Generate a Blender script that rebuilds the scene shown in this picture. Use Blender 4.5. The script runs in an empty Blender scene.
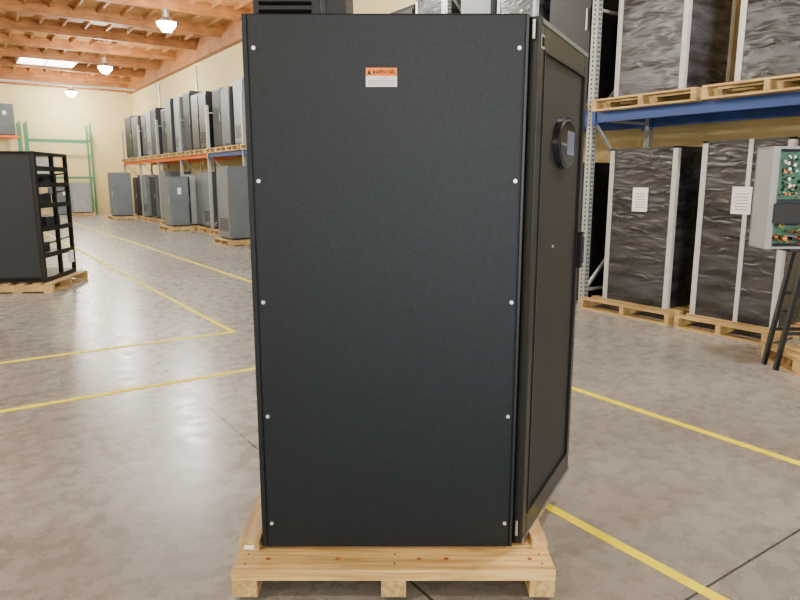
import bpy, math, random
from mathutils import Matrix, Vector
random.seed(7)
PITCH=math.radians(10.37); YAW=math.radians(34.4)
SN,CS=math.sin(YAW),math.cos(YAW)
def W(R,F,z=0): return Vector((F*SN+R*CS, F*CS-R*SN, z))

# ---------------------------------------------------------------- materials
def newmat(name):
    m=bpy.data.materials.new(name); m.use_nodes=True
    nt=m.node_tree; b=nt.nodes['Principled BSDF']; return m,nt,b
def simple(name,col,rough=.5,metal=0,noise=0,nscale=8,bump=0,bscale=60,emit=0,stretch=(1,1,1),spec=.5):
    m,nt,b=newmat(name)
    b.inputs['Roughness'].default_value=rough; b.inputs['Metallic'].default_value=metal
    b.inputs['Specular IOR Level'].default_value=spec
    b.inputs['Base Color'].default_value=(*col,1)
    tc=nt.nodes.new('ShaderNodeTexCoord'); mp=nt.nodes.new('ShaderNodeMapping')
    mp.inputs['Scale'].default_value=stretch
    nt.links.new(tc.outputs['Object'],mp.inputs[0])
    if noise:
        n=nt.nodes.new('ShaderNodeTexNoise'); n.inputs['Scale'].default_value=nscale; n.inputs['Detail'].default_value=6
        nt.links.new(mp.outputs[0],n.inputs['Vector'])
        r=nt.nodes.new('ShaderNodeValToRGB')
        r.color_ramp.elements[0].position=.3; r.color_ramp.elements[1].position=.7
        r.color_ramp.elements[0].color=(*[c*(1-noise) for c in col],1)
        r.color_ramp.elements[1].color=(*[min(1,c*(1+noise)) for c in col],1)
        nt.links.new(n.outputs['Fac'],r.inputs[0]); nt.links.new(r.outputs[0],b.inputs['Base Color'])
    if bump:
        n=nt.nodes.new('ShaderNodeTexNoise'); n.inputs['Scale'].default_value=bscale; n.inputs['Detail'].default_value=3
        nt.links.new(mp.outputs[0],n.inputs['Vector'])
        bp=nt.nodes.new('ShaderNodeBump'); bp.inputs['Strength'].default_value=bump; bp.inputs['Distance'].default_value=.02
        nt.links.new(n.outputs['Fac'],bp.inputs['Height']); nt.links.new(bp.outputs[0],b.inputs['Normal'])
    if emit:
        b.inputs['Emission Color'].default_value=(*col,1); b.inputs['Emission Strength'].default_value=emit
    return m

def concrete():
    m,nt,b=newmat('polished_concrete')
    tc=nt.nodes.new('ShaderNodeTexCoord')
    L=nt.links.new
    def noise(s,d,dist=0):
        n=nt.nodes.new('ShaderNodeTexNoise'); n.inputs['Scale'].default_value=s; n.inputs['Detail'].default_value=d
        n.inputs['Distortion'].default_value=dist; n.inputs['Roughness'].default_value=.6
        L(tc.outputs['Object'],n.inputs['Vector']); return n
    n1=noise(.8,9,.5); n2=noise(9,9,.1); n3=noise(90,3)
    r=nt.nodes.new('ShaderNodeValToRGB'); e=r.color_ramp.elements
    e[0].position=.33; e[0].color=(.215,.205,.185,1); e[1].position=.67; e[1].color=(.325,.315,.29,1)
    L(n1.outputs['Fac'],r.inputs[0])
    mx=nt.nodes.new('ShaderNodeMix'); mx.data_type='RGBA'; mx.blend_type='OVERLAY'; mx.inputs[0].default_value=.38
    r2=nt.nodes.new('ShaderNodeValToRGB'); r2.color_ramp.elements[0].position=.32; r2.color_ramp.elements[0].color=(.25,.25,.25,1)
    r2.color_ramp.elements[1].position=.66; r2.color_ramp.elements[1].color=(.68,.68,.68,1)
    L(n2.outputs['Fac'],r2.inputs[0]); L(r.outputs[0],mx.inputs[6]); L(r2.outputs[0],mx.inputs[7])
    mx3=nt.nodes.new('ShaderNodeMix'); mx3.data_type='RGBA'; mx3.blend_type='OVERLAY'; mx3.inputs[0].default_value=.45
    L(mx.outputs[2],mx3.inputs[6]); L(n3.outputs['Fac'],mx3.inputs[7])
    sep=nt.nodes.new('ShaderNodeSeparateXYZ'); L(tc.outputs['Object'],sep.inputs[0])
    def joint(out,x0,sp,wd):
        a=nt.nodes.new('ShaderNodeMath'); a.operation='SUBTRACT'; L(out,a.inputs[0]); a.inputs[1].default_value=x0-sp*20-sp/2
        f=nt.nodes.new('ShaderNodeMath'); f.operation='MODULO'; L(a.outputs[0],f.inputs[0]); f.inputs[1].default_value=sp
        s=nt.nodes.new('ShaderNodeMath'); s.operation='SUBTRACT'; L(f.outputs[0],s.inputs[0]); s.inputs[1].default_value=sp/2
        ab=nt.nodes.new('ShaderNodeMath'); ab.operation='ABSOLUTE'; L(s.outputs[0],ab.inputs[0])
        lt=nt.nodes.new('ShaderNodeMath'); lt.operation='LESS_THAN'; L(ab.outputs[0],lt.inputs[0]); lt.inputs[1].default_value=wd
        return lt
    j1=joint(sep.outputs[0],1.30,4.9,.006); j2=joint(sep.outputs[1],1.17,7.3,.005)
    mj=nt.nodes.new('ShaderNodeMath'); mj.operation='MAXIMUM'; L(j1.outputs[0],mj.inputs[0]); L(j2.outputs[0],mj.inputs[1])
    mm=nt.nodes.new('ShaderNodeMix'); mm.data_type='RGBA'; L(mj.outputs[0],mm.inputs[0])
    L(mx3.outputs[2],mm.inputs[6]); mm.inputs[7].default_value=(.045,.042,.038,1)
    L(mm.outputs[2],b.inputs['Base Color'])
    rr=nt.nodes.new('ShaderNodeMapRange'); rr.inputs[1].default_value=.3; rr.inputs[2].default_value=.7; rr.inputs[3].default_value=.20; rr.inputs[4].default_value=.36
    L(n2.outputs['Fac'],rr.inputs[0]); L(rr.outputs[0],b.inputs['Roughness'])
    bp=nt.nodes.new('ShaderNodeBump'); bp.inputs['Strength'].default_value=.06; bp.inputs['Distance'].default_value=.01
    L(n2.outputs['Fac'],bp.inputs['Height']); L(bp.outputs[0],b.inputs['Normal'])
    return m

def wood(name,c1,c2,scale=(1,12,12),sc=3,rough=.6):
    m,nt,b=newmat(name); L=nt.links.new
    tc=nt.nodes.new('ShaderNodeTexCoord'); mp=nt.nodes.new('ShaderNodeMapping'); mp.inputs['Scale'].default_value=scale
    L(tc.outputs['Object'],mp.inputs[0])
    n=nt.nodes.new('ShaderNodeTexNoise'); n.inputs['Scale'].default_value=sc; n.inputs['Detail'].default_value=8; n.inputs['Distortion'].default_value=.8
    L(mp.outputs[0],n.inputs['Vector'])
    r=nt.nodes.new('ShaderNodeValToRGB'); e=r.color_ramp.elements
    e[0].position=.32; e[0].color=(*c1,1); e[1].position=.62; e[1].color=(*c2,1)
    L(n.outputs['Fac'],r.inputs[0])
    n2=nt.nodes.new('ShaderNodeTexNoise'); n2.inputs['Scale'].default_value=2.6; n2.inputs['Detail'].default_value=2
    L(tc.outputs['Object'],n2.inputs['Vector'])
    mr=nt.nodes.new('ShaderNodeMapRange'); mr.inputs[1].default_value=.3; mr.inputs[2].default_value=.7; mr.inputs[3].default_value=.72; mr.inputs[4].default_value=1.15
    L(n2.outputs['Fac'],mr.inputs[0])
    vm=nt.nodes.new('ShaderNodeVectorMath'); vm.operation='SCALE'; L(r.outputs[0],vm.inputs[0]); L(mr.outputs[0],vm.inputs['Scale'])
    L(vm.outputs[0],b.inputs['Base Color']); b.inputs['Roughness'].default_value=rough
    return m

def wrapmat(name,dark,mid,light):
    m,nt,b=newmat(name); L=nt.links.new
    tc=nt.nodes.new('ShaderNodeTexCoord')
    def ridged(scale,rot,sc,dist):
        mp=nt.nodes.new('ShaderNodeMapping'); mp.inputs['Scale'].default_value=scale; mp.inputs['Rotation'].default_value=rot
        L(tc.outputs['Object'],mp.inputs[0])
        n=nt.nodes.new('ShaderNodeTexNoise'); n.noise_type='RIDGED_MULTIFRACTAL'; n.inputs['Scale'].default_value=sc; n.inputs['Detail'].default_value=6
        n.inputs['Distortion'].default_value=dist; L(mp.outputs[0],n.inputs['Vector']); return n
    n=ridged((1,1,3.6),(.55,.35,0),4.0,.6)
    nb=ridged((1,1,2.6),(-.6,-.3,0),5.0,.4)
    mp2=nt.nodes.new('ShaderNodeMapping'); mp2.inputs['Scale'].default_value=(.7,.7,3.2); L(tc.outputs['Object'],mp2.inputs[0])
    n2=nt.nodes.new('ShaderNodeTexNoise'); n2.inputs['Scale'].default_value=2.6; n2.inputs['Detail'].default_value=5; L(mp2.outputs[0],n2.inputs['Vector'])
    r2=nt.nodes.new('ShaderNodeValToRGB'); e=r2.color_ramp.elements
    e[0].position=.38; e[0].color=(*dark,1); e[1].position=.66; e[1].color=(*mid,1); L(n2.outputs['Fac'],r2.inputs[0])
    av=nt.nodes.new('ShaderNodeMath'); av.operation='MAXIMUM'; L(n.outputs['Fac'],av.inputs[0]); L(nb.outputs['Fac'],av.inputs[1])
    rm=nt.nodes.new('ShaderNodeMapRange'); rm.inputs[1].default_value=.95; rm.inputs[2].default_value=1.7; rm.inputs[3].default_value=0; rm.inputs[4].default_value=.55
    L(av.outputs[0],rm.inputs[0])
    mx=nt.nodes.new('ShaderNodeMix'); mx.data_type='RGBA'; L(rm.outputs[0],mx.inputs[0]); L(r2.outputs[0],mx.inputs[6]); mx.inputs[7].default_value=(*light,1)
    L(mx.outputs[2],b.inputs['Base Color'])
    b.inputs['Roughness'].default_value=.27; b.inputs['Specular IOR Level'].default_value=.6
    bp=nt.nodes.new('ShaderNodeBump'); bp.inputs['Strength'].default_value=.55; bp.inputs['Distance'].default_value=.022
    L(av.outputs[0],bp.inputs['Height']); L(bp.outputs[0],b.inputs['Normal'])
    return m

def perfmat():
    m,nt,b=newmat('perforated_door_mesh'); L=nt.links.new
    tc=nt.nodes.new('ShaderNodeTexCoord')
    v=nt.nodes.new('ShaderNodeTexVoronoi'); v.inputs['Scale'].default_value=85; v.inputs['Randomness'].default_value=0
    L(tc.outputs['Object'],v.inputs['Vector'])
    r=nt.nodes.new('ShaderNodeValToRGB'); e=r.color_ramp.elements
    e[0].position=.3; e[0].color=(.002,.002,.002,1); e[1].position=.45; e[1].color=(.026,.029,.033,1)
    L(v.outputs['Distance'],r.inputs[0]); L(r.outputs[0],b.inputs['Base Color'])
    b.inputs['Roughness'].default_value=.6; b.inputs['Specular IOR Level'].default_value=.25
    return m

M={}
M['floor']=concrete()
M['wall']=simple('cream_painted_wall',(.66,.545,.27),.75,noise=.05,nscale=1.5)
M['deck']=wood('plywood_roof_deck',(.36,.17,.05),(.54,.29,.10),(2,2,2),3)
M['glulam']=wood('glulam_timber',(.24,.08,.016),(.40,.16,.04),(.6,8,8),3)
M['joist']=wood('roof_joist_timber',(.30,.13,.04),(.45,.22,.075),(8,.6,8),3)
M['pine']=wood('pallet_pine',(.42,.235,.065),(.76,.53,.20),(.9,16,16),3)
M['pineY']=wood('pallet_pine_rough',(.36,.22,.075),(.62,.44,.18),(14,.9,14),3)
M['panel']=simple('charcoal_powder_coat',(.0055,.0095,.0135),.40,noise=.55,nscale=200,bump=.10,bscale=350,spec=.30)
M['frame']=simple('black_frame_steel',(.004,.005,.006),.4,spec=.35)
M['doorframe']=simple('door_frame_grey',(.015,.018,.021),.32,metal=.2,spec=.4)
M['gap']=simple('seam_black',(.001,.001,.001),.9,spec=.1)
M['perf']=perfmat()
M['screw']=simple('zinc_screw',(.8,.8,.8),.3,metal=.6)
M['chrome']=simple('brushed_steel',(.45,.46,.47),.3,metal=.9)
M['orange']=simple('warning_orange',(.98,.22,.0),.5)
M['white']=simple('white_paper',(.85,.85,.85),.6)
M['ink']=simple('black_ink',(.01,.01,.01),.6)
M['lcd']=simple('display_glass',(.12,.15,.25),.1)
M['bezel']=simple('glossy_bezel',(.003,.005,.014),.15)
M['yellow']=simple('yellow_floor_tape',(.95,.80,.0),.6,noise=.10,nscale=5,spec=.15)
M['beamblue']=simple('blue_rack_beam',(.010,.065,.30),.4,noise=.1)
M['beamorange']=simple('orange_rack_beam',(.80,.15,.01),.45)
M['post']=simple('galvanised_upright',(.36,.38,.37),.45,metal=.3,noise=.1,nscale=20)
M['greenpost']=simple('green_upright',(.07,.24,.12),.5)
M['wrapdark']=wrapmat('stretch_wrap_dark',(.009,.009,.012),(.05,.05,.058),(.45,.45,.50))
M['wrapgrey']=wrapmat('stretch_wrap_grey',(.02,.02,.024),(.09,.09,.105),(.50,.50,.55))
M['corner']=simple('pale_corner_post',(.50,.51,.50),.4,noise=.12,nscale=12)
M['cabblack']=simple('cabinet_black',(.007,.0075,.009),.45,noise=.2,nscale=4,spec=.35)
M['cabgrey']=simple('cabinet_grey',(.12,.14,.155),.5,noise=.1,nscale=4)
M['cablight']=simple('cabinet_light_grey',(.30,.32,.33),.5,noise=.08,nscale=4)
M['cabdark']=simple('cabinet_dark_grey',(.028,.032,.038),.5,noise=.15,nscale=4)
M['lens']=simple('lamp_lens',(1,.97,.9),.5,emit=60)
M['glowpanel']=simple('emissive_panel',(1,.98,.92),.5,emit=9)
M['lamp']=simple('lamp_aluminium',(.6,.6,.6),.35,metal=.8)
M['pipe']=simple('sprinkler_pipe_paint',(.62,.60,.55),.5)
M['redpipe']=simple('red_pipe',(.32,.06,.03),.5)
M['pcb']=simple('circuit_board_green',(.012,.13,.05),.4,noise=.5,nscale=35)
M['copper']=simple('copper_winding',(.55,.18,.06),.4,metal=.5)
M['wirered']=simple('red_wire',(.55,.03,.03),.5)
M['wireyel']=simple('yellow_wire',(.7,.5,.05),.5)

# ---------------------------------------------------------------- mesh builder
import bmesh
class MB:
    def __init__(s): s.v=[];s.f=[];s.mi=[];s.mats=[];s.M=Matrix.Identity(4);s.sm=[]
    def mid(s,k):
        if k not in s.mats: s.mats.append(k)
        return s.mats.index(k)
    def add(s,vs,fs,k,smooth=False):
        n=len(s.v); s.v+=[s.M@Vector(p) for p in vs]; i=s.mid(k)
        for f in fs: s.f.append([n+a for a in f]); s.mi.append(i); s.sm.append(smooth)
    def box(s,x0,x1,y0,y1,z0,z1,k):
        s.add([(x0,y0,z0),(x1,y0,z0),(x1,y1,z0),(x0,y1,z0),(x0,y0,z1),(x1,y0,z1),(x1,y1,z1),(x0,y1,z1)],
              [(0,3,2,1),(4,5,6,7),(0,1,5,4),(1,2,6,5),(2,3,7,6),(3,0,4,7)],k)
    def cyl(s,p,q,r,k,n=12,r2=None,sy=1.0):
        p=Vector(p);q=Vector(q);d=(q-p).normalized(); r2=r if r2 is None else r2
        a=d.orthogonal().normalized() if abs(d.z)>.99 else d.cross(Vector((0,0,1))).normalized()
        b=d.cross(a)
        vs=[];
        for c,rr in((p,r),(q,r2)):
            for i in range(n):
                t=2*math.pi*i/n; vs.append(c+a*math.cos(t)*rr*(1)+b*math.sin(t)*rr*sy)
        fs=[(i,(i+1)%n,n+(i+1)%n,n+i) for i in range(n)]
        s.add(vs,fs,k,True); s.add(vs[:n],[tuple(range(n-1,-1,-1))],k); s.add(vs[n:],[tuple(range(n))],k)
    def bar(s,p,q,w,k):
        p=Vector(p);q=Vector(q);d=(q-p).normalized()
        a=d.orthogonal().normalized() if abs(d.z)>.99 else d.cross(Vector((0,0,1))).normalized()
        b=d.cross(a); h=w/2
        vs=[c+a*i*h+b*j*h for c in(p,q) for i,j in((-1,-1),(1,-1),(1,1),(-1,1))]
        s.add(vs,[(0,3,2,1),(4,5,6,7),(0,1,5,4),(1,2,6,5),(2,3,7,6),(3,0,4,7)],k)
    def make(s,name,off=(0,0,0),loc=(0,0,0),rz=0,parent=None,bevel=0):
        off=Vector(off)
        me=bpy.data.meshes.new(name); me.from_pydata([tuple(v-off) for v in s.v],[],s.f)
        for k in s.mats: me.materials.append(M[k])
        me.polygons.foreach_set('material_index',s.mi); me.polygons.foreach_set('use_smooth',s.sm); me.update()
        bm=bmesh.new(); bm.from_mesh(me); bmesh.ops.recalc_face_normals(bm,faces=bm.faces); bm.to_mesh(me); bm.free()
        o=bpy.data.objects.new(name,me); bpy.context.collection.objects.link(o)
        o.location=loc; o.rotation_euler=(0,0,rz)
        if parent: o.parent=parent
        if bevel:
            b=o.modifiers.new('bevel','BEVEL'); b.width=bevel; b.segments=2; b.limit_method='ANGLE'
        return o
def at(mb,name,c,**k):
    return mb.make(name,off=c,loc=c,**k)

# ---------------------------------------------------------------- room
X0,XW,Y0,YF,H=-14,7.7,-12,34,6.25
b=MB(); b.box(X0,XW,Y0,YF,-.2,0,'floor'); b.make('floor')
b=MB(); b.box(XW,XW+.2,Y0,YF,0,H,'wall'); b.make('wall_right')
b=MB(); b.box(X0-.2,X0,Y0,YF,0,H,'wall'); b.make('wall_left')
b=MB(); b.box(X0-.2,XW+.2,YF,YF+.2,0,H,'wall'); b.make('wall_far')
b=MB()
xs=[X0-.2,-12,-8,-6,-2,0,5,XW+.2]
for i in range(0,7,2): b.box(xs[i],xs[i+1],Y0-.2,Y0,0,H,'wall')
for i in range(1,7,2): b.box(xs[i],xs[i+1],Y0-.2,Y0,4.2,H,'wall')  # openings added out of view so fill light can enter
b.make('wall_rear')
b=MB(); b.box(X0-.2,XW+.2,Y0-.2,YF+.2,H,H+.1,'deck'); b.make('ceiling')
b=MB()
y=Y0+1.2
while y<YF-.3:
    b.box(X0,XW-.2,y-.07,y+.07,5.93,H,'glulam'); y+=2.44
b.make('trim_1')
b=MB()
x=X0+.3
while x<XW-.3:
    b.box(x-.025,x+.025,Y0,YF-.2,6.13,H,'joist'); x+=.61
b.make('trim_2')
b=MB(); b.box(XW-.2,XW,Y0,YF,5.60,H,'glulam'); b.box(X0,XW-.2,YF-.18,YF,5.65,H,'glulam'); b.make('trim_3')
def glowing_ceiling_panel(x0,x1,y0,y1):  # framed emissive panel set just below the roof deck
    b=MB(); b.box(x0,x1,y0,y1,6.06,6.10,'glowpanel')
    b.box(x0-.05,x0,y0-.05,y1+.05,6.03,6.25,'lamp'); b.box(x1,x1+.05,y0-.05,y1+.05,6.03,6.25,'lamp')
    b.box(x0,x1,y0-.05,y0,6.03,6.25,'lamp'); b.box(x0,x1,y1,y1+.05,6.03,6.25,'lamp')
    b.box((x0+x1)/2-.02,(x0+x1)/2+.02,y0,y1,6.04,6.06,'lamp')
    at(b,'glowing_ceiling_panel',((x0+x1)/2,(y0+y1)/2,6.1))
glowing_ceiling_panel(2.7,4.6,28.5,30.5); glowing_ceiling_panel(2.7,4.6,13.9,15.9)
b=MB()
b.cyl((X0+.3,31.6,5.5),(XW-.4,31.6,5.5),.05,'pipe')
b.cyl((1.2,Y0+.3,5.75),(1.2,YF-.5,5.75),.045,'redpipe')
for xx in range(-13,8,3): b.cyl((xx+.3,31.6,5.5),(xx+.3,31.6,6.25),.015,'redpipe',6)
b.make('sprinkler_pipe')
b=MB(); b.cyl((XW-.04,29,.0),(XW-.04,29,5.5),.03,'lamp'); b.cyl((XW-.04,24,0),(XW-.04,24,5.5),.03,'lamp')
b.box(XW-.13,XW-.005,28.8,29.2,1.2,1.8,'cabgrey'); b.make('wall_conduit')

T=.003
def tape(x0,x1,y0,y1):
    b=MB(); b.box(x0,x1,y0,y1,0,T,'yellow'); at(b,'floor_marking_tape',((x0+x1)/2,(y0+y1)/2,0))
tape(2.20,2.25,6.26,26); tape(-6,2.25,6.205,6.26)
tape(2.14,2.19,-4,4.845); tape(-6,2.19,4.845,4.90)
tape(3.61,3.665,-6,30)

# ---------------------------------------------------------------- lamps
def lamp(x,y,z=5.3):
    b=MB()
    b.cyl((x,y,z+.28),(x,y,H),.012,'lamp',6)
    b.cyl((x,y,z+.12),(x,y,z+.3),.09,'lamp',16)
    b.cyl((x,y,z-.0),(x,y,z+.12),.24,'lamp',24,r2=.10)
    b.cyl((x,y,z-.06),(x,y,z-.0),.22,'lens',24,r2=.235)
    b.cyl((x,y,z-.20),(x,y,z-.06),.11,'lens',24,r2=.22)
    at(b,'high_bay_light',(x,y,z))
    l=bpy.data.lights.new('high_bay_bulb','POINT'); l.energy=560; l.shadow_soft_size=.16; l.color=(1,.95,.86)
    o=bpy.data.objects.new('high_bay_bulb',l); o.location=(x,y,z-.40); bpy.context.collection.objects.link(o)
for x in(4.8,-2.8,-10.2):
    for y in(-5.8,1.8,9.4,17.1,24.7,32.2): lamp(x,y)

# ---------------------------------------------------------------- pallets
def pallet(x0,x1,y0,y1,z=0,h=.13,along='x',mat='pineY',name='wooden_pallet'):
    b=MB(); t=.02
    L=(x1-x0) if along=='x' else (y1-y0); Wd=(y1-y0) if along=='x' else (x1-x0)
    def bx(a0,a1,c0,c1,z0,z1):
        if along=='x': b.box(x0+a0,x0+a1,y0+c0,y0+c1,z0,z1,mat)
        else: b.box(x0+c0,x0+c1,y0+a0,y0+a1,z0,z1,mat)
    for c in(0,(Wd-.05)/2,Wd-.05): bx(0,L,c,c+.05,z+t,z+h-t)
    n=6
    for i in range(n):
        a=i*(L-.1)/(n-1); bx(a,a+.1,0,Wd,z+h-t,z+h)
    for a in(0,(L-.12)/2,L-.12): bx(a,a+.12,0,Wd,z,z+t)
    c=((x0+x1)/2,(y0+y1)/2,z)
    return at(b,name,c)

# ---------------------------------------------------------------- MAIN CABINET
OFF=(-.05,2.6,.13); CW=W(OFF[0],OFF[1],.13)
root=bpy.data.objects.new('ups_equipment_cabinet',None); bpy.context.collection.objects.link(root)
root.location=CW; root.rotation_euler=(0,0,-YAW); root.empty_display_size=.3
TOP=2.041; BOT=.131
def part(b,n,bevel=0): return b.make(n,off=OFF,parent=root,bevel=bevel)
b=MB()
xl,xr,yf,yb=-.523,.424,2.264,3.0
b.box(xl,xr-.06,yf,yb,BOT,TOP,'frame')
b.box(xr-.06,xr,yf,yf+.05,BOT,TOP,'frame'); b.box(xr-.06,xr,yb-.05,yb,BOT,TOP,'frame')
b.box(xr-.06,xr,yf+.05,yb-.05,BOT,BOT+.08,'frame'); b.box(xr-.06,xr,yf+.05,yb-.05,TOP-.06,TOP,'frame')
part(b,'enclosure_frame',.004)
b=MB()
for i in range(5):
    z0=.26+i*.34; b.box(xr-.058,xr-.02,yf+.07,yb-.07,z0,z0+.30,'cabdark')
    b.cyl((xr-.02,yf+.12,z0+.15),(xr-.005,yf+.12,z0+.15),.012,'chrome')
part(b,'power_modules',.004)
b=MB(); b.box(-.499,.408,yf-.012,yf,BOT+.006,TOP-.004,'panel'); part(b,'side_panel',.004)
b=MB(); b.box(xl+.004,-.503,yf-.007,yf,BOT+.004,TOP-.004,'panel'); b.box(.413,xr,yf-.007,yf,BOT+.004,TOP-.004,'doorframe'); part(b,'edge_strips',.002)
b=MB()
for z in(1.93,1.5,1.08,.658,.237):
    for x in(-.481,.404-.012):
        b.cyl((x,yf-.012,z),(x,yf-.0145,z),.0085,'cabdark',12); b.cyl((x,yf-.0145,z),(x,yf-.019,z),.0065,'screw',10)
part(b,'panel_screws')
b=MB()
b.box(-.113,-.010,yf-.0135,yf-.012,1.808,1.868,'white'); b.box(-.113,-.010,yf-.0142,yf-.0135,1.842,1.868,'orange')
yy=yf-.0146
b.add([(-.109,yy,1.847),(-.094,yy,1.847),(-.1015,yy,1.863)],[(0,1,2)],'ink')
glyph={'W':[(0,1,.25,0),(.25,0,.5,.7),(.5,.7,.75,0),(.75,0,1,1)],'A':[(0,0,.5,1),(.5,1,1,0),(.2,.35,.8,.35)],
 'R':[(0,0,0,1),(0,1,.9,.95),(.9,.95,.9,.55),(.9,.55,0,.5),(.4,.5,1,0)],'N':[(0,0,0,1),(0,1,1,0),(1,0,1,1)],'I':[(.5,0,.5,1)],
 'G':[(1,.9,.1,1),(.1,1,.1,0),(.1,0,1,0),(1,0,1,.5),(1,.5,.6,.5)]}
for i,ch in enumerate('WARNING'):
    gx=-.090+i*.0108
    for (a,c,d,e) in glyph[ch]: b.bar((gx+a*.0078,yy,1.849+c*.0125),(gx+d*.0078,yy,1.849+e*.0125),.0016,'ink')
for i in range(4):
    z=1.834-i*.0065; b.box(-.106 if i else -.08,-.018 if i else -.04,yf-.0138,yf-.0135,z,z+.0013,'ink')
part(b,'warning_label')
b=MB(); b.box(-.50,-.185,2.35,2.75,TOP,TOP+.16,'frame'); b.box(-.27,-.25,2.343,2.35,TOP+.01,TOP+.14,'doorframe')
for i in range(5): b.box(-.48,-.30,2.344,2.35,TOP+.02+i*.026,TOP+.032+i*.026,'gap')
part(b,'fan_housing',.004)
DM=Matrix.Translation((.462,2.262,0))@Matrix.Rotation(math.atan2(.8855,.4646),4,'Z')
DL=.735; z0,z1=BOT+.012,TOP-.006
b=MB(); b.M=DM
fw=.055
b.box(0,fw,0,.035,z0,z1,'doorframe'); b.box(DL-fw,DL,0,.035,z0,z1,'doorframe')
b.box(fw,DL-fw,0,.035,z0,z0+.10,'doorframe'); b.box(fw,DL-fw,0,.035,z1-.10,z1,'doorframe')
part(b,'door_frame',.005)
b=MB(); b.M=DM; b.box(fw,DL-fw,.008,.022,z0+.10,z1-.10,'perf'); part(b,'door_mesh')
b=MB(); b.M=DM; b.box(-.001,.004,.004,.031,z0+.002,z1-.002,'doorframe')
b.box(.012,.05,-.002,0,z1-.10,z1-.055,'cablight'); b.box(.018,.044,-.003,-.002,z1-.092,z1-.063,'gap')
b.box(0.004,DL-.004,-.006,0,z0,z0+.018,'chrome')
b.box(.02,DL-.02,-.004,0,z1-.022,z1-.006,'cabgrey')
for (a,c) in((fw,fw+.006),(DL-fw-.006,DL-fw)): b.box(a,c,-.004,.006,z0+.1,z1-.1,'doorframe')
for (a,c) in((z0+.1,z0+.106),(z1-.106,z1-.1)): b.box(fw,DL-fw,-.004,.006,a,c,'doorframe')
part(b,'door_trim')
b=MB(); b.M=DM
cz=1.645; cs=.385
b.cyl((cs,.01,cz),(cs,-.014,cz),.152,'bezel',48,r2=.146,sy=.66)
b.cyl((cs,-.014,cz),(cs,-.016,cz),.138,'cabdark',48,sy=.65)
b.cyl((cs,-.016,cz),(cs,-.018,cz),.130,'bezel',48,sy=.63)
b.box(cs-.03,cs+.075,-.021,-.015,cz-.045,cz+.045,'lcd')
for i in range(3): b.cyl((cs-.09+i*.022,-.015,cz-.01),(cs-.09+i*.022,-.021,cz-.01),.006,'chrome',10)
part(b,'display_bezel')
b=MB(); b.M=DM
b.box(DL-.045,DL-.015,-.022,0,1.12,1.28,'frame'); b.box(DL-.04,DL-.02,-.028,-.022,1.14,1.26,'bezel')
b.cyl((fw+.24,.008,1.25),(fw+.24,.003,1.25),.006,'screw')
part(b,'door_handle',.004)
b=MB(); b.box(.405,.452,yf+.012,yf+.04,BOT+.01,TOP-.008,'gap')
for z in(TOP-.05,BOT+.08): b.cyl((xr+.016,yf-.002,z-.03),(xr+.016,yf-.002,z+.03),.006,'chrome',10)
part(b,'hinges')

# main pallet
b=MB(); x0,x1,f0,f1=-.605,.558,2.115,3.12
for x in(x0,(x0+x1)/2-.045,x1-.09): b.box(x,x+.09,f0+.004,f1-.004,.02,.088,'pineY')
for f in(f0+.25,(f0+f1)/2-.06,f1-.12): b.box(x0,x1,f,f+.12,0,.02,'pine')
fs=[f0,f0+.155,f0+.33,f0+.505,f0+.68,f1-.14]
for f in fs: b.box(x0,x1,f,f+.14,.088,.13,'pine')
b.box(x0-.002,x0+.075,f0+.12,f1-.1,.13,.170,'pineY')
b.box(x1-.055,x1,f0+.14,f1-.3,.13,.158,'pineY')
b.box(x0+.02,x0+.055,f0+.1195,f0+.12,.138,.155,'white')
for x in(x0+.04,0-.02,x1-.04):
    for f in(f0+.04,f0+.1): b.cyl((x,f,.13),(x,f,.1315),.004,'cabdark',8)
for x in(x0+.05,.0,x1-.15,.1,-.3): b.cyl((x+.07,f0+.07,.13),(x+.07,f0+.07,.1306),.009,'copper',10)
b.make('shipping_pallet',off=(-.05,2.6,0),loc=W(-.05,2.6,0),rz=-YAW,bevel=.002)

# ---------------------------------------------------------------- pallet rack on right
XR,XB=6.2,7.28
ys=[2.45-2.72*2,2.45-2.72]+[2.45+2.72*i for i in range(11)]
b=MB()
ZB=2.16
for y in ys:
    hp=4.9 if y<9 else 3.6
    for x in(XR,XB):
        b.box(x,x+.075,y-.04,y+.04,0,hp,'post'); b.box(x-.02,x+.095,y-.06,y+.06,0,.012,'post')
    zs=[.2,1.2,2.2,3.2,4.2,4.8]
    for i in range(5 if y<9 else 3):
        p,q=((XR+.06,y,zs[i]),(XB+.02,y,zs[i+1])) if i%2==0 else ((XB+.02,y,zs[i]),(XR+.06,y,zs[i+1]))
        b.bar(p,q,.03,'post')
    for z in(.2,2.2,3.4): b.bar((XR+.05,y,z),(XB+.02,y,z),.03,'post')
    if y<9:
        z=.08
        while z<4.85:
            b.box(XR-.002,XR,y-.008,y+.008,z,z+.022,'gap')
            b.box(XR+.02,XR+.034,y-.042,y-.04,z,z+.022,'gap'); b.box(XR+.048,XR+.06,y-.042,y-.04,z,z+.022,'gap'); z+=.05
for i in range(len(ys)-1):
    y0,y1=ys[i]+.04,ys[i+1]-.04
    k='beamblue' if y0<18.5 else 'beamorange'
    for x in(XR+.012,XB+.012):
        b.box(x,x+.05,y0,y1,ZB,ZB+.11,k)
        b.box(x-.016,x-.012,y0-.01,y0+.04,ZB-.04,ZB+.15,k); b.box(x-.016,x-.012,y1-.04,y1+.01,ZB-.04,ZB+.15,k)
at(b,'pallet_rack',(XR,12,0))
LZ=ZB+.11

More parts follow.
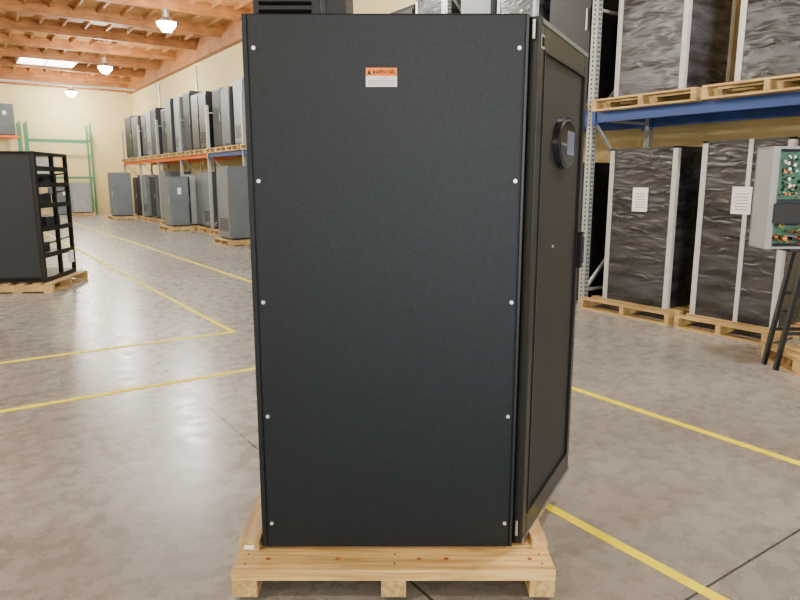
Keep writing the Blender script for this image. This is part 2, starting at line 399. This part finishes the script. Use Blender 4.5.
def wrapped(x0,x1,y0,y1,z,h,mat='wrapdark',label=True,mid=False,name='shrink_wrapped_cabinet'):
    b=MB(); p=.055
    nx,nz=10,22
    def skin(P,du,dv,nrm):
        vs=[];fs=[]
        for j in range(nz+1):
            for i in range(nx+1):
                o=random.uniform(-.004,.005) if 0<i<nx and 0<j<nz else 0
                vs.append(Vector(P)+Vector(du)*(i/nx)+Vector(dv)*(j/nz)+Vector(nrm)*o)
        for j in range(nz):
            for i in range(nx):
                a=j*(nx+1)+i; fs.append((a,a+1,a+nx+2,a+nx+1))
        b.add(vs,fs,mat,True)
    b.box(x0+.022,x1-.022,y0+.022,y1-.022,z,z+h-.01,mat)
    skin((x0+.010,y0+p,z+.01),(0,y1-y0-2*p,0),(0,0,h-.03),(-1,0,0))
    skin((x0+p,y0+.010,z+.01),(x1-x0-2*p,0,0),(0,0,h-.03),(0,-1,0))
    for (x,y) in((x0,y0),(x0,y1-p),(x1-p,y0),(x1-p,y1-p)):
        b.box(x,x+p,y,y+p,z,z+h,'corner')
    b.box(x0,x1,y0,y0+p,z+h-.02,z+h,'cabdark'); b.box(x0,x1,y1-p,y1,z+h-.02,z+h,'cabdark')
    b.box(x0,x0+p,y0+p,y1-p,z+h-.02,z+h,'cabdark')
    if mid: ym=y0+(y1-y0)*.42; b.box(x0-.004,x0+.02,ym,ym+.04,z,z+h,'corner')
    if label:
        ym=(y0+y1)/2-.1; b.box(x0-.006,x0+.001,ym,ym+.19,z+h*.60,z+h*.60+.26,'white')
        for i in range(6): b.box(x0-.0065,x0-.006,ym+.03,ym+.15,z+h*.60+.04+i*.03,z+h*.60+.046+i*.03,'cabgrey')
    return at(b,name,((x0+x1)/2,(y0+y1)/2,z))

pallet(6.10,7.25,3.92,5.10); wrapped(6.30,7.15,4.08,4.93,.13,1.73)
pallet(6.08,7.22,2.90,3.84); wrapped(6.28,7.18,2.93,3.80,.13,1.76,mid=True)
pallet(6.08,7.40,3.80,5.05,LZ); wrapped(6.30,7.15,4.08,4.93,LZ+.13,1.75,mat='wrapgrey')
pallet(6.05,7.40,2.50,3.72,LZ); wrapped(6.25,7.15,2.56,3.52,LZ+.13,1.75)

def cabinet(x0,x1,y0,y1,z,h,mat,style=0,name='server_cabinet'):
    b=MB()
    b.box(x0+.01,x1,y0+.01,y1,z+.04,z+h-.02,mat)
    b.box(x0+.03,x1-.03,y0+.03,y1-.03,z,z+.04,'cabblack')
    b.box(x0,x1,y0,y1,z+h-.02,z+h,mat)
    d=x1-x0
    b.box(x0-.012,x0+.01,y0+.03,y1-.03,z+.08,z+h-.06,'perf' if style==1 else mat)
    b.box(x0-.03,x0-.012,y0+.06,y0+.085,z+h*.45,z+h*.58,'chrome')
    b.box(x0+.04,x1-.04,y0,y0+.01,z+.08,z+h*.5-.01,mat); b.box(x0+.04,x1-.04,y0,y0+.01,z+h*.5+.01,z+h-.06,mat)
    if style==2:
        for i in range(8): b.box(x0-.014,x0-.012,y0+.1,y1-.1,z+.2+i*.04,z+.215+i*.04,'gap')
    if random.random()<.35: b.box(x0+d*.4,x0+d*.6,y0-.003,y0,z+h*.65,z+h*.78,'white')
    return at(b,name,((x0+x1)/2,(y0+y1)/2,z))
cabinet(6.45,7.15,5.27,5.95,0,1.72,'cabblack',1)
ci=0
upper=['cabblack','cabdark','cabgrey','cabdark','cabblack','cabgrey','cabdark','cabgrey','cabblack']
for i in range(3,len(ys)-1):
    y0,y1=ys[i]+.07,ys[i+1]-.07
    n=3 if random.random()<.75 else 2
    wd=(y1-y0)/n
    for j in range(n):
        a=y0+j*wd+.02; c=a+wd-.05
        pallet(6.1,7.36,a,c,LZ)
        hh=random.uniform(1.5,1.85) if i>4 else 1.85
        if i<6 and (i+j)%2==0:
            wrapped(6.28,7.1,a+.05,c-.05,LZ+.13,hh,mat=random.choice(['wrapdark','wrapgrey']),label=False)
        else:
            cabinet(6.28+random.uniform(0,.1),7.12,a+.06,c-.06,LZ+.13,hh,upper[ci%9],ci%3)
        ci+=1
    if i==3: continue
    for j in range(3):
        wd=(y1-y0)/3; a=y0+j*wd+.02; c=a+wd-.05
        if random.random()<.12: continue
        pallet(6.1,7.2,a,c,0)
        cabinet(6.25+random.uniform(-.05,.1),7.1,a+.06,c-.06,.13,random.uniform(1.5,1.8),random.choice(['cabgrey','cablight','cabdark','cabgrey','cabblack']),ci%3); ci+=1
pallet(5.25,6.12,14.75,15.75,0); cabinet(5.36,6.05,14.85,15.65,.13,1.72,'cabgrey',2)
pallet(5.2,6.1,27.5,28.5,0); cabinet(5.3,6.0,27.6,28.4,.13,1.70,'cabgrey',0)
pallet(5.35,6.12,20.2,21.2,0); cabinet(5.5,6.05,20.3,21.1,.13,1.5,'cabgrey',0)

# ---------------------------------------------------------------- far green rack
def farrack(x0,x1,y,hh,levels):
    b=MB()
    for x in(x0,x1):
        for yy in(y,y+.9): b.box(x-.04,x+.04,yy-.04,yy+.04,0,hh,'greenpost')
        for z in range(int(hh)): b.bar((x,y,z+.1),(x,y+.9,z+.95),.03,'greenpost')
    for z in levels:
        for yy in(y,y+.9): b.box(x0+.04,x1-.04,yy-.025,yy+.025,z,z+.1,'beamorange' if z>3.25 else 'greenpost')
    at(b,'storage_rack',((x0+x1)/2,y,0))
farrack(3.0,5.5,32.6,4.0,(1.6,3.2)); farrack(.4,2.75,32.6,4.0,(1.9,3.3))
for (x,y,z,h,m) in((1.9,32.7,3.4,1.3,'cabgrey'),(1.0,32.7,3.4,1.0,'cabgrey'),(3.9,32.7,.0,1.35,'cabgrey'),(1.4,32.7,0,1.5,'cabblack'),(3.2,32.75,1.7,.9,'cablight')):
    cabinet(x,x+.7,y,y+.7,z,h,m,0,name='stored_cabinet')
pallet(4.3,5.2,31.2,32.1,0); cabinet(4.4,5.1,31.3,32.0,.13,1.3,'cablight',0,name='stored_cabinet')

# ---------------------------------------------------------------- open server rack at left
ang=math.atan2(.14,1.2)
b=MB(); w,d,h=.84,1.15,1.76
b.box(-w,0,0,.02,.02,h,'cabblack')
b.box(-w+.05,-.05,-.006,0,.08,h-.06,'perf')
b.box(-w,0,0,d,h-.04,h,'cabblack'); b.box(-w,0,0,d,0,.06,'cabblack')
for x in(-w,-.05):
    for y in(.02,d*.52,d-.05): b.box(x,x+.05,y,y+.05,.06,h-.04,'frame')
for z in(.36,.72,1.04,1.32,1.54):
    b.box(-w+.05,-.02,.05,d-.05,z,z+.012,'frame')
    b.box(-.035,0,.05,d-.05,z-.035,z+.03,'cabblack')
for z,a,c in((.38,.1,.5),(.73,.45,.95),(1.05,.12,.7),(1.33,.5,.95)): b.box(-w+.1,-.10,a,c,z+.003,z+.14,'cabdark')
for z in(.5,1.18,1.43): b.cyl((-.03,.06,z),(-.03,d-.06,z+.05),.012,'cabblack',8)
b.box(-.02,.004,d-.24,d-.08,.16,.34,'white'); b.box(-.02,.006,.40,.50,1.2,1.28,'cabgrey')
b.make('open_server_rack',loc=W(-4.86,8.82,.13),rz=-YAW+ang)
b=MB()
for y in(-.1,.53,1.17): b.box(-w-.1,.12,y,y+.08,.02,.11,'pineY')
for x in[-w-.1+i*.2 for i in range(5)]+[.02]: b.box(x,x+.1,-.1,1.25,.11,.13,'pineY')
for x in(-w-.1,-.4,.0): b.box(x,x+.12,-.1,1.25,0,.02,'pineY')
b.make('wooden_pallet',loc=W(-4.86,8.82,0),rz=-YAW+ang)

# ---------------------------------------------------------------- electrical test unit
b=MB()
f=5.06
xa,xb,za,zb=2.83,3.53,.98,1.76
b.box(xa,xb,f+.2,f+.22,za,zb,'cabgrey')
b.box(xa,xa+.05,f-.02,f+.2,za,zb,'cablight'); b.box(xb-.015,xb,f-.02,f+.2,za,zb,'cablight')
b.box(xa,xb,f,f+.2,zb-.02,zb,'cablight'); b.box(xa,xb,f,f+.2,za,za+.015,'cablight')
b.box(xa+.10,xb-.04,f+.06,f+.075,1.36,1.72,'pcb'); b.box(xa+.06,xb-.04,f+.06,f+.075,1.02,1.16,'pcb')
b.box(xa+.04,xb-.03,f-.03,f+.06,1.18,1.33,'cabblack'); b.box(xa+.05,xa+.10,f+.05,f+.2,za+.02,zb-.02,'cabgrey')
for i in range(150):
    x=random.uniform(xa+.11,xb-.1); z=random.uniform(1.37,1.69); s=random.uniform(.006,.022)
    b.box(x,x+s,f+.06-random.uniform(.01,.04),f+.06,z,z+s*random.uniform(.6,1.5),random.choice(['cabblack','cabblack','cabdark','white','copper','chrome','cabgrey','pcb']))
for i in range(10):
    x=random.uniform(xa+.12,xb-.1); z=random.uniform(1.38,1.68); b.cyl((x,f+.06,z),(x,f+.01,z),.012,random.choice(['cabblack','chrome']),10)
for i in range(60):
    x=random.uniform(xa+.06,xb-.06); x2=x+random.uniform(-.08,.08); z=random.uniform(1.02,1.16)
    b.cyl((x,f+.04,z),(max(xa+.05,min(xb-.05,x2)),f,z+random.uniform(-.03,.04)),.004,random.choice(['wirered','wireyel','cablight','copper','cabblack','wirered']),6)
for i in range(8): b.cyl((xa+.10+i*.072,f+.06,1.06),(xa+.10+i*.072,f+.01,1.06),.018,'copper' if i%2 else 'cabblack',10)
for s in(0,.17):
    b.bar((xa+.36,f+.02+s,.98),(xa+.20,f+s,.0),.032,'frame'); b.bar((xa+.46,f+.02+s,.98),(xb+.02,f+s,.145),.032,'frame')
    b.bar((xa+.30,f+.02+s,.60),(xb-.12,f+.02+s,.60),.025,'frame'); b.bar((xa+.25,f+s,.30),(xb-.05,f+s,.30),.025,'frame')
b.box(xa+.22,xb-.1,f,f+.2,.955,.98,'frame')
b.make('electrical_panel_on_stand',off=(3.1,5.1,0),loc=W(3.1,5.1,0),rz=-YAW)
b=MB()
for y in(4.90,5.12,5.34): b.box(3.10,3.66,y,y+.06,.02,.11,'pineY')
for i in range(4): b.box(3.10+i*.153,3.20+i*.153,4.9,5.40,.11,.13,'pineY')
for x in(3.10,3.33,3.56): b.box(x,x+.1,4.9,5.40,0,.02,'pineY')
b.make('wooden_pallet',off=(3.2,5.2,0),loc=W(3.2,5.2,0),rz=-YAW)

# ---------------------------------------------------------------- fill lights added at unseen rear openings
for i,(x0,x1) in enumerate(((-12,-8),(-6,-2),(0,5))):
    l=bpy.data.lights.new('added_rear_fill','AREA'); l.shape='RECTANGLE'; l.size=x1-x0; l.size_y=4.1; l.energy=480; l.color=(.86,.94,1)
    o=bpy.data.objects.new('added_rear_fill',l); o.location=((x0+x1)/2,Y0+.05,2.1)
    o.rotation_euler=(math.radians(90),0,0); bpy.context.collection.objects.link(o)
w=bpy.data.worlds.new('world'); bpy.context.scene.world=w; w.use_nodes=True
w.node_tree.nodes['Background'].inputs[0].default_value=(.75,.85,1,1); w.node_tree.nodes['Background'].inputs[1].default_value=1.0

c=bpy.data.cameras.new('camera'); c.sensor_width=36; c.lens=650/800*36; c.clip_end=200
o=bpy.data.objects.new('camera',c); o.location=(0,0,1.5); o.rotation_euler=(math.pi/2-PITCH,0,-YAW)
bpy.context.collection.objects.link(o); bpy.context.scene.camera=o
